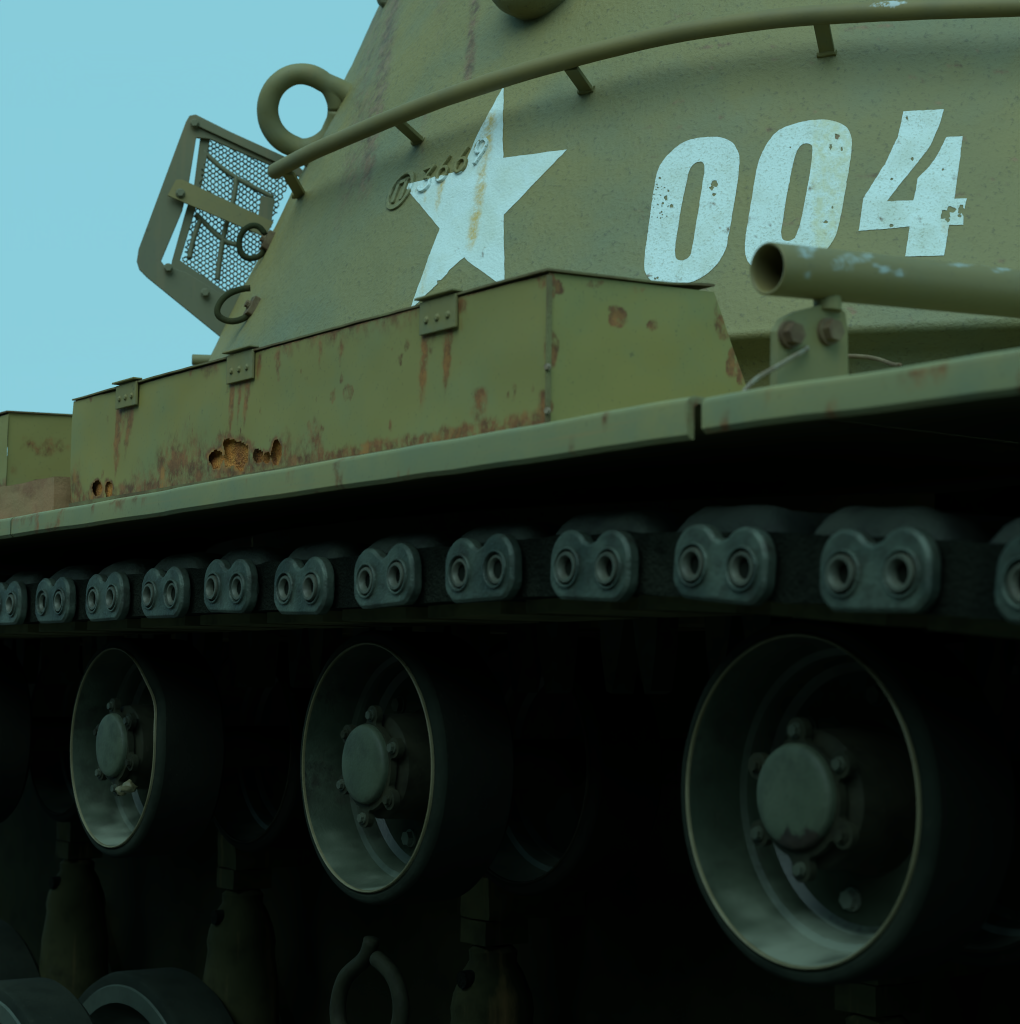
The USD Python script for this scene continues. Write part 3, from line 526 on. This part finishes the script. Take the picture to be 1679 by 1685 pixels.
bp = holder('pipe_bracket', tank, label='bolted bracket plate holding the pipe')
part('bracket_plate', brk, 'steel', bp)
part('bracket_neck', tube([atX(1362, 512, BX), atX(1362, 480, BX)], .012, 14), 'steel', bp)
for u, v in ((1297, 551), (1361, 546)): part('bracket_bolt', hexbolt(atX(u, v, BX + .004), V3(1, 0, 0), .0095, .012, .1), 'rustbolt', bp, smooth=20)
A = atX(1329, 573, BX + .006)
wp = spline([A + V3(-.012, .002, .001), A, atX(1310, 585, BX + .014), atX(1275, 606, BX + .018), atX(1245, 624, BX + .020), atX(1222, 650, BX + .02)], 160)
tw = np.array([wp + .0011 * np.stack([0 * k, np.cos(k), np.sin(k)], -1) for k in [np.linspace(0, 75, 160)]])[0]; tw2 = wp - (tw - wp)
part('binding_wire', join(tube(tw, .0012, 6), tube(tw2, .0012, 6)), 'wire', bp, smooth=True, label='twisted binding wire')
# deck plate below the turret behind the bracket
dk = holder('hull', tank, label='hull side and deck behind the tracks')
part('deck', box(-5.2, .9, 1.74, 4.0, .20, .246), 'hull', dk)
part('deck_cable', tube(spline([atY(1392, 586, 1.5), atY(1430, 588, 1.5), atY(1460, 596, 1.48), atY(1482, 601, 1.45)], 20), .0025, 6), 'rustbolt', dk, smooth=True)
part('side_plate', box(-5.2, .9, 1.74, 1.78, -.80, .199).subdivide_to_size(.4), 'hull', dk)
part('belly_plate', box(-5.2, .9, 1.781, 4.0, -.80, -.77), 'hull', dk)
part('far_side_plate', box(-5.2, .9, 4.001, 4.04, -.80, .199), 'hull', dk)
part('end_plate', join(box(-5.24, -5.201, 1.74, 4.0, -.80, .199), box(.901, .94, 1.74, 4.0, -.80, .199)), 'hull', dk)
for k, x in enumerate(np.arange(-4.6, .6, .702)): part('hull_rib', extY(Polygon([(x, -.45), (x + .03, -.45), (x + .33, -.80), (x + .24, -.80)]), 1.715, 1.739), 'hull', dk)

# ================================================================== return rollers
RZ, RYF = -.0935, 1.20
def lobes(r, rl, n, ph):
    g = Point(0, 0).buffer(r, 32)
    for k in range(n):
        a = ph + k * 2 * math.pi / n; g = g.union(Point(rl * math.cos(a), rl * math.sin(a)).buffer(.0115)).union(Polygon([(0, -.011), (rl, -.008), (rl, .008), (0, .011)]) if False else affinity.rotate(sbox(0, -.009, rl, .009), math.degrees(a), origin=(0, 0)))
    return g.buffer(.004).buffer(-.004)
def roller(x, ph, dent=0.0, paintloss=0.0, label=None):
    r = holder('return_roller', tank, label=label); y = RYF
    def put(name, m, material, **kw):
        if dent:
            v = np.array(m.vertices); w = np.exp(-(((v[:, 0] - (x + .128)) / .035) ** 2 + ((v[:, 2] - (RZ + .065)) / .030) ** 2 + ((v[:, 1] - y) / .05) ** 2)); v[:, 0] -= dent * w; v[:, 1] += dent * .9 * w; m.vertices = v
        return part(name, m, material, r, **kw)
    for k, yy in enumerate((y, y + .215)):
        tread = lathe([(yy + .104, .120), (yy + .104, .152), (yy + .098, .1570), (yy + .0095, .1570)], x, RZ, 128)
        put('tyre', rough_up(tread, .0008, 22, 5), 'tread')
        side = lathe([(yy + .0097, .1569), (yy + .0065, .1563), (yy + .0035, .1545), (yy + .0015, .1515), (yy + .0005, .1470), (yy + .0015, .1450), (yy + .0015, .142)], x, RZ, 128)
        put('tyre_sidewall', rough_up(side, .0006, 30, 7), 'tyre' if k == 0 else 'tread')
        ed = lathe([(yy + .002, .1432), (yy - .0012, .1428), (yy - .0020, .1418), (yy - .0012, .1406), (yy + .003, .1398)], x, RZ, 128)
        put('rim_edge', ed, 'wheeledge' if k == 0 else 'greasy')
        rim = lathe([(yy + .001, .1400), (yy + .040, .1345), (yy + .056, .1320), (yy + .059, .1255), (yy + .064, .1235), (yy + .078, .1200), (yy + .084, .112)], x, RZ, 128)
        put('wheel_disc', lathe([(yy + .0841, .1122), (yy + .0862, .100), (yy + .088, .02)], x, RZ, 96), 'disc')
        rim = trimesh.graph.smooth_shade(rim.subdivide(), angle=.5); q = fb(rim.vertices, 26, 8); lowr = (RZ - rim.vertices[:, 2]) / .13; stain_light = bare(rim); stain_light[:, 2] = sm(lowr + (q - .5) * .9, .42, 1.12) * (.18 + .6 * sm(fb(rim.vertices, 15, 31, 4), .35, .62)) * (rim.vertices[:, 1] < yy + .08); stain_light[:, 0] = sm(fb(rim.vertices, 18, 9), .5, .66) * .5  # paler lower down: light on the rim bottom painted into the colour
        put('rim', rim, 'wheel', stain=stain_light)
    hub = lathe([(y + .004, .060), (y + .004, .048), (y + .016, .046), (y + .018, .056), (y + .022, .060), (y + .07, .062), (y + .09, .070)][1:], x, RZ, 64)
    put('hub', hub, 'greasy')
    fl_ = lobes(.050, .059, 6, ph); put('hub_flange', extY(affinity.translate(fl_, x, RZ), y + .004, y + .012), 'greasy')
    cap = lathe([(y + .004, .0455), (y - .001, .0455), (y - .0045, .0435), (y - .007, .036), (y - .0085, .02), (y - .009, .0005)], x, RZ + .003, 64).subdivide()
    v = np.array(cap.vertices); q = fb(v, 40, int(ph * 10)); s = bare(cap); s[:, 0] = (1 - sm(v[:, 2] - RZ + (q - .5) * .05, -.038, -.028)) * paintloss
    part('hub_cap', cap, 'cap', r, stain=s)
    for k in range(6):
        a = ph + k * math.pi / 3; put('hub_bolt', hexbolt(V3(x + .0595 * math.cos(a), y + .004, RZ + .0595 * math.sin(a)), V3(0, -1, 0), .0052, .006, a), 'cap2' if k % 3 != 1 else 'cap'.replace('cap', 'greasy'), smooth=20)
    for k in range(6):
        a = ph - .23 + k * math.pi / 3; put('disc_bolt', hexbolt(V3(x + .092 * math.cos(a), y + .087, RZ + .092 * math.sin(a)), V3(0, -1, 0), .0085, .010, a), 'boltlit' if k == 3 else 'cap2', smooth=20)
    put('axle', lathe([(y + .09, .03), (1.739, .03)], x, RZ, 24), 'greasy')
M['tread'] = paint('worn_tyre_tread', (0.006, 0.008, 0.005), (0.012, 0.014, 0.009), (0.006, 0.007, 0.005), s=(5., 18.), bump=(0.4, 0.002), rough=0.95, spec=0.1)
M['disc'] = paint('grimy_wheel_disc', (0.020, 0.027, 0.015), (0.038, 0.048, 0.028), (0.008, 0.009, 0.006), s=(7., 22.), bump=(0.3, 0.002), rough=0.8, spec=0.15)
M['boltlit'] = paint('lit_bolt_paint', (0.12, 0.14, 0.10), (0.15, 0.16, 0.12), (0.06, 0.07, 0.05), s=(20., 50.), rough=0.6)  # brighter copy of the bolt paint: light on the lowest disc bolt painted in
M['cap2'] = paint('bolt_paint', (0.034, 0.040, 0.024), (0.06, 0.066, 0.042), (0.016, 0.018, 0.012), s=(20., 50.), bump=(0.2, 0.001), rough=0.6)
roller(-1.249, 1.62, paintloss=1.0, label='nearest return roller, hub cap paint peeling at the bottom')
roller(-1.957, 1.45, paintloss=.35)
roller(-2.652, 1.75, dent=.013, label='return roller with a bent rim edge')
for u, v, rr in ((203, 1218, .010), (196, 1232, .007), (212, 1296, .011), (200, 1300, .008)):
    c = atY(u, v, RYF + .006); part('hub_crust', rough_up(trimesh.creation.icosphere(3, rr).apply_translation(c), .006, 70, int(u)), 'wheeledge', '/World/tank/return_roller_002', smooth=40)
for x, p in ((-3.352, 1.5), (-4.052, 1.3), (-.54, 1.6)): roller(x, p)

# ================================================================== track
track = holder('track', tank, label='rubber bushed track with steel end connectors')
TY0, TY1 = 1.094, 1.650
px_ = np.array([-6.0, -2.6, -2.3, -2.1, -1.93, -1.75, -1.57, -1.394, -1.22, -1.047, -.87, -.70, -.5]); pz_ = np.array([.112, .1125, .1135, .1125, .1115, .1115, .113, .1125, .103, .088, .072, .058, .045])
zx = lambda x: np.interp(x, px_, pz_)
con = Polygon([(-.043, -.0315), (.043, -.0315), (.0575, -.019), (.0575, .006), (.030, .006), (-.030, .006), (-.0575, .006), (-.0575, -.019)]).union(affinity.scale(Point(-.030, .005).buffer(.0275, 24), 1, 1)).union(Point(.030, .005).buffer(.0275, 24)).union(Polygon([(-.03, 0), (.03, 0), (.03, .030), (0, .0195), (-.03, .030)]))
con = con.buffer(.004).buffer(-.004).buffer(-.017).buffer(.017)
con = con.difference(Point(-.0305, -.002).buffer(.0155, 24)).difference(Point(.0305, -.002).buffer(.0155, 24))
con_in = con.buffer(-.0028, join_style=1); ep = np.array(con.exterior.segmentize(.004).coords); ep = ep if Polygon(ep).exterior.is_ccw else ep[::-1]
ip = np.array([con_in.exterior.interpolate(con_in.exterior.project(Point(*q))).coords[0] for q in ep])
chv, chf = grid(np.stack([np.c_[ip[:, 0], np.zeros(len(ip)), ip[:, 1]], np.c_[ep[:, 0], np.full(len(ep), .0028), ep[:, 1]]]))
ch = trimesh.Trimesh(chv, chf, process=False); ch.invert() if (ch.face_normals[:, 1].mean() > 0) else None
fv, ff = trimesh.creation.triangulate_polygon(con_in, engine='earcut'); fc = trimesh.Trimesh(np.c_[fv[:, 0], np.zeros(len(fv)), fv[:, 1]], ff, process=False)
if fc.face_normals[:, 1].mean() > 0: fc.invert()
conm = join(extY(con, .0028, .013), ch, fc); v = np.array(conm.vertices)
pinm = lathe([(.03, .015), (-.001, .0147), (-.0030, .0138), (-.0030, .0112), (-.0005, .0096), (.003, .0084), (.012, .0080)], 0, 0, 40)
facem = join(*[lathe([(.001, .0195), (-.0025, .0185), (-.0025, .0165), (.002, .0158)], sx, -.002, 40) for sx in (-.0305, .0305)])
def shoe(k):
    pad_poly = Polygon([(-.095, 1.125), (.030, 1.115), (.090, 1.37), (.030, 1.63), (-.095, 1.63), (-.035, 1.37)])
    body = join(box(-.085, .085, TY0 + .020, TY1 - .020, -.027, .029), tube([V3(-.058, TY0 + .030, 0), V3(-.058, TY1 - .030, 0)], .026, 20), tube([V3(.058, TY0 + .030, 0), V3(.058, TY1 - .030, 0)], .026, 20))
    ys, ss = np.r_[1.119, 1.1195, 1.122, 1.126, 1.132, 1.14, np.linspace(1.15, 1.596, 30), 1.606, 1.614, 1.620, 1.624, 1.6265, 1.627], np.linspace(-1, 1, 17); Yp, Sp = np.meshgrid(ys, ss, indexing='ij')
    xc = .068 - .085 * (1 - np.abs(Yp - 1.373) / .261); endr = np.sqrt(np.clip(1 - np.clip((np.abs(Yp - 1.373) - .222) / .032, 0, 1) ** 2, .0, 1))
    hp = .002 + .012 * np.clip(endr * 8, 0, 1) + .039 * np.clip(1 - np.abs(Sp) ** 4.5, 0, 1) ** .8 * (.30 * np.clip(endr * 8, 0, 1) + .70 * endr)
    tp = trimesh.Trimesh(*grid(np.stack([xc + .078 * Sp, Yp, hp], -1)), process=False); tp.fix_normals()
    if tp.face_normals[:, 2].mean() < 0: tp.invert()
    und = ([ext(Polygon([(-.074, a), (.058, a), (.074, b), (-.058, b)]), .013, frame(V3(0, 0, -.040), V3(1, 0, 0), V3(0, 1, 0), V3(0, 0, 1))) for a, b in ((TY0 + .05, 1.31), (1.43, TY1 - .05))])
    fang = []
    for sx in (-1, 1):
        fang.append(ext(Polygon([(.006, -.03), (.050, -.03), (.047, -.07), (.038, -.115), (.028, -.118), (.014, -.07)]), .03, frame(V3(0, 1.385, 0), V3(sx, 0, 0), V3(0, 0, 1), V3(0, -1, 0))))
    return body, tp, und, fang
sb, sp, su, sf = shoe(0); sb = sb.subdivide_to_size(.03); sp = sp.copy()
def place(m, x, z, ang, flip=False):
    m = m.copy(); c, s = math.cos(ang), math.sin(ang); v = np.array(m.vertices)
    if flip: v[:, 2] *= -1; m.faces = np.array(m.faces)[:, ::-1]
    m.vertices = np.c_[x + c * v[:, 0] - s * v[:, 2], v[:, 1], z + s * v[:, 0] + c * v[:, 2]]; return m
PITCH, XC0 = .1755, -1.056
def run(k, x, z, ang, xs, zs, angs, flip, fine):
    rn = random.Random(k); da, dz = rn.uniform(-.06, .06), rn.uniform(-.003, .003)
    if fine: part('end_connector', place(conm, x, z + dz, ang + da, flip), 'connector', track, smooth=30); 
    else: part('end_connector', place(conm, x, z + dz, ang, flip), 'connector', track, smooth=30)
    c, s = math.cos(ang + da), math.sin(ang + da)
    for sx in (-.0305, .0305):
        pz = place(pinm, 0, 0, 0); vv = np.array(pz.vertices); vv[:, 0] += sx; vv[:, 2] += -.002; vv[:, 1] += rn.uniform(-.002, .004); pz.vertices = vv
        bd = lathe([(.001, .0195), (-.0022, .0187), (-.0022, .0168), (.002, .0158)], sx, -.002, 36)
        bo = lathe([(.004, .0083), (.0055, .0079), (.0058, .0004)], sx, -.002, 24)  # dark plug shuts the hole, its colour painting in the shade inside
        for m_ in (pz, bd, bo): m_.vertices = np.array(m_.vertices) + [0, TY0, 0]
        if fine: part('dark_bore_plug', place(bo, x, z + dz, ang + da, flip), 'tread', track)
        part('track_pin', place(pz, x, z + dz, ang + da, flip), 'pin', track); part('pin_collar', place(bd, x, z + dz, ang + da, flip), 'connector', track)
    part('track_shoe', rough_up(place(sb, xs, zs, angs, flip), .0025, 28, k), 'rubber', track, smooth=40)
    part('shoe_pad', rough_up(place(sp, xs, zs, angs, flip), .006, 22, k + 50), 'pad', track, smooth=40)
    [part('shoe_plate', place(q_, xs, zs, angs, flip), 'plate', track) for q_ in su]
    [part('guide_tooth', rough_up(place(q_, xs, zs, angs, flip), .001, 30, k), 'disc', track) for q_ in sf]
M['plate'] = paint('worn_shoe_plate', (0.10, 0.10, 0.045), (0.15, 0.135, 0.058), (0.055, 0.052, 0.024), s=(12., 30.), bump=(0.4, 0.002), rough=0.8, spec=0.15)
M['pin'] = paint('pin_steel', (0.070, 0.078, 0.056), (0.10, 0.10, 0.07), (0.05, 0.045, 0.032), s=(20., 60.), bump=(0.3, 0.001), rough=0.5, metallic=0.2, spec=0.4)
conm.vertices = np.array(conm.vertices) + [0, TY0, 0]
for k in range(-2, 18):
    x = XC0 - k * PITCH; d = .02; a = math.atan2(zx(x + .06) - zx(x - .06), .12); xs = x - PITCH / 2; as_ = math.atan2(zx(xs + .08) - zx(xs - .08), .16)
    run(k + 2, x, zx(x), a, xs, zx(xs), as_, False, True)
for k in range(-2, 20):
    x = XC0 - k * PITCH + .3; run(k + 100, x, -H + .060, 0, x - PITCH / 2, -H + .060, 0, True, False)

# ================================================================== road wheels
WZ = -.812
def road_wheel(x):
    w = holder('road_wheel', tank)
    for yy in (RYF, RYF + .232):
        part('tyre', rough_up(lathe([(yy + .108, .27), (yy + .108, .322), (yy + .098, .331), (yy + .010, .331), (yy + .002, .327), (yy, .322), (yy, .310)], x, WZ, 128), .0015, 16, 3), 'wtyre', w)
        part('rim', lathe([(yy + .001, .3105), (yy - .003, .3075), (yy - .002, .280), (yy + .03, .262), (yy + .05, .235), (yy + .055, .16), (yy + .04, .10), (yy + .04, .02)], x, WZ, 128), 'roadwheel', w)
    part('hub', lathe([(RYF + .04, .09), (RYF + .005, .085), (RYF - .01, .07), (RYF - .012, .001)], x, WZ, 48), 'greasy', w)
    for k in range(8):
        a = k * math.pi / 4; part('wheel_nut', hexbolt(V3(x + .125 * math.cos(a), RYF + .046, WZ + .125 * math.sin(a)), V3(0, -1, 0), .014, .014, a), 'rustbolt', w)
    part('axle_arm', join(lathe([(RYF + .04, .05), (1.739, .06)], x, WZ, 32), box(x - .05, x + .26, 1.66, 1.72, WZ - .05, WZ + .16)), 'hull', w)
M['wtyre'] = paint('road_wheel_rubber', (0.012, 0.016, 0.011), (0.020, 0.024, 0.016), (0.007, 0.009, 0.006), s=(5., 18.), bump=(0.4, 0.002), rough=0.9, spec=0.12)
for x in (-3.075, -3.905, -4.735, -2.245, -1.415, -.585): road_wheel(x)

# ================================================================== shock absorbers on the hull side and a hanging ring
for k, (u, v) in enumerate(((400, 1445), (812, 1532), (128, 1398), (1445, 1640), (2200, 1800))):
    Yd = 1.60; A = atY(u, v, Yd); sh = holder('shock_absorber', tank)
    part('damper_head', rough_up(box(A[0] - .035, A[0] + .03, Yd - .03, 1.739, A[2] + .018, A[2] + .075).subdivide_to_size(.015), .004, 30, k), 'damper', sh)
    part('damper_collar', rough_up(box(A[0] - .033, A[0] + .027, Yd - .032, Yd + .04, A[2] - .016, A[2] + .016).subdivide_to_size(.01), .0015, 40, k), 'damper', sh)
    part('damper_body', rough_up(lathe([(-.018, .026), (-.026, .034), (-.040, .033), (-.055, .042), (-.085, .054), (-.105, .058), (-.12, .056), (-.17, .063), (-.26, .068), (-.40, .068), (-.42, .02)], A[0], A[2], 48, 'z', Yd), .003, 16, k), 'damper', sh)
    part('damper_bolt', lathe([(Yd - .055, .0005), (Yd - .055, .012), (Yd - .030, .013)], A[0] + .004, A[2] - .062, 24), 'rubber', sh)
Yg = 1.34
gp = [atY(u, v, Yg) for u, v in [(612, 1545), (600, 1578), (577, 1600), (560, 1630), (556, 1660), (562, 1700), (590, 1735), (625, 1735), (652, 1700), (660, 1660), (655, 1625), (638, 1594), (620, 1578)]]
tr_ = holder('tow_ring', tank, label='thick hanging metal ring below the second return roller')
part('ring', rough_up(tube(spline(gp, 70), .0105, 14), .001, 30), 'greasy', tr_, smooth=True)
b_ = (gp[6] + gp[7]) / 2; part('ring_lug', join(box(b_[0] - .02, b_[0] + .02, Yg - .012, 1.739, b_[2] - .02, b_[2] + .006)), 'hull', tr_)

# ================================================================== added unseen leafy screen, keeps the low sky off the running gear
M['leaf'] = mat('added_hedge_leaf', {'oi': ('geometry', {}), 'r': ('rgb_ramp', {'ramp': [(0, (0.022, 0.040, 0.012)), (1, (0.055, 0.085, 0.025))]}), 'p': ('principled_bsdf', {'roughness': 0.6})}, [('oi.random_per_island', 'r.fac'), ('r.color', 'p.base_color')], 'p.BSDF')
hx = np.linspace(-11, 8, 90); hs = np.linspace(0, 1, 40)
prof_h = lambda t: (np.interp(t, [0, .4, .5, .6, 1], [-3.9, -3.8, -4.4, -5.1, -5.0]), np.interp(t, [0, .4, .5, .6, 1], [-H, 2.5, 3.0, 2.5, -H]))
hy, hz = prof_h(hs); HP = np.stack([np.broadcast_to(hx[:, None], (90, 40)), np.broadcast_to(hy, (90, 40)), np.broadcast_to(hz, (90, 40))], -1).copy()
HP += (np.stack([fb(HP, 1.3, 70 + k, 4) for k in range(3)], -1) - .5) * V3(.5, .9, .9) * sm(HP[..., 2:], -H, -H + .6)
hv, hf = grid(HP); pk = hv[rng.integers(0, len(hv), 26000)] + rng.normal(0, .13, (26000, 3)); pk = pk[pk[:, 2] > -H + .05]
d1 = rng.normal(0, 1, (len(pk), 3)); d1 /= np.linalg.norm(d1, axis=1)[:, None]; d2 = np.cross(d1, rng.normal(0, 1, (len(pk), 3))); d2 /= np.linalg.norm(d2, axis=1)[:, None]
lv = np.stack([pk - d1 * .06, pk + d2 * .03, pk + d1 * .06, pk - d2 * .03], 1).reshape(-1, 3); li = np.arange(len(lv)).reshape(-1, 4)
added_hedge = holder('added_hedge', label='added unseen leafy screen that keeps the low sky off the tank', cat='added_hedge', kind='stuff')
part('added_foliage', join((hv, hf), (lv, li)), 'leaf', added_hedge, smooth=False)
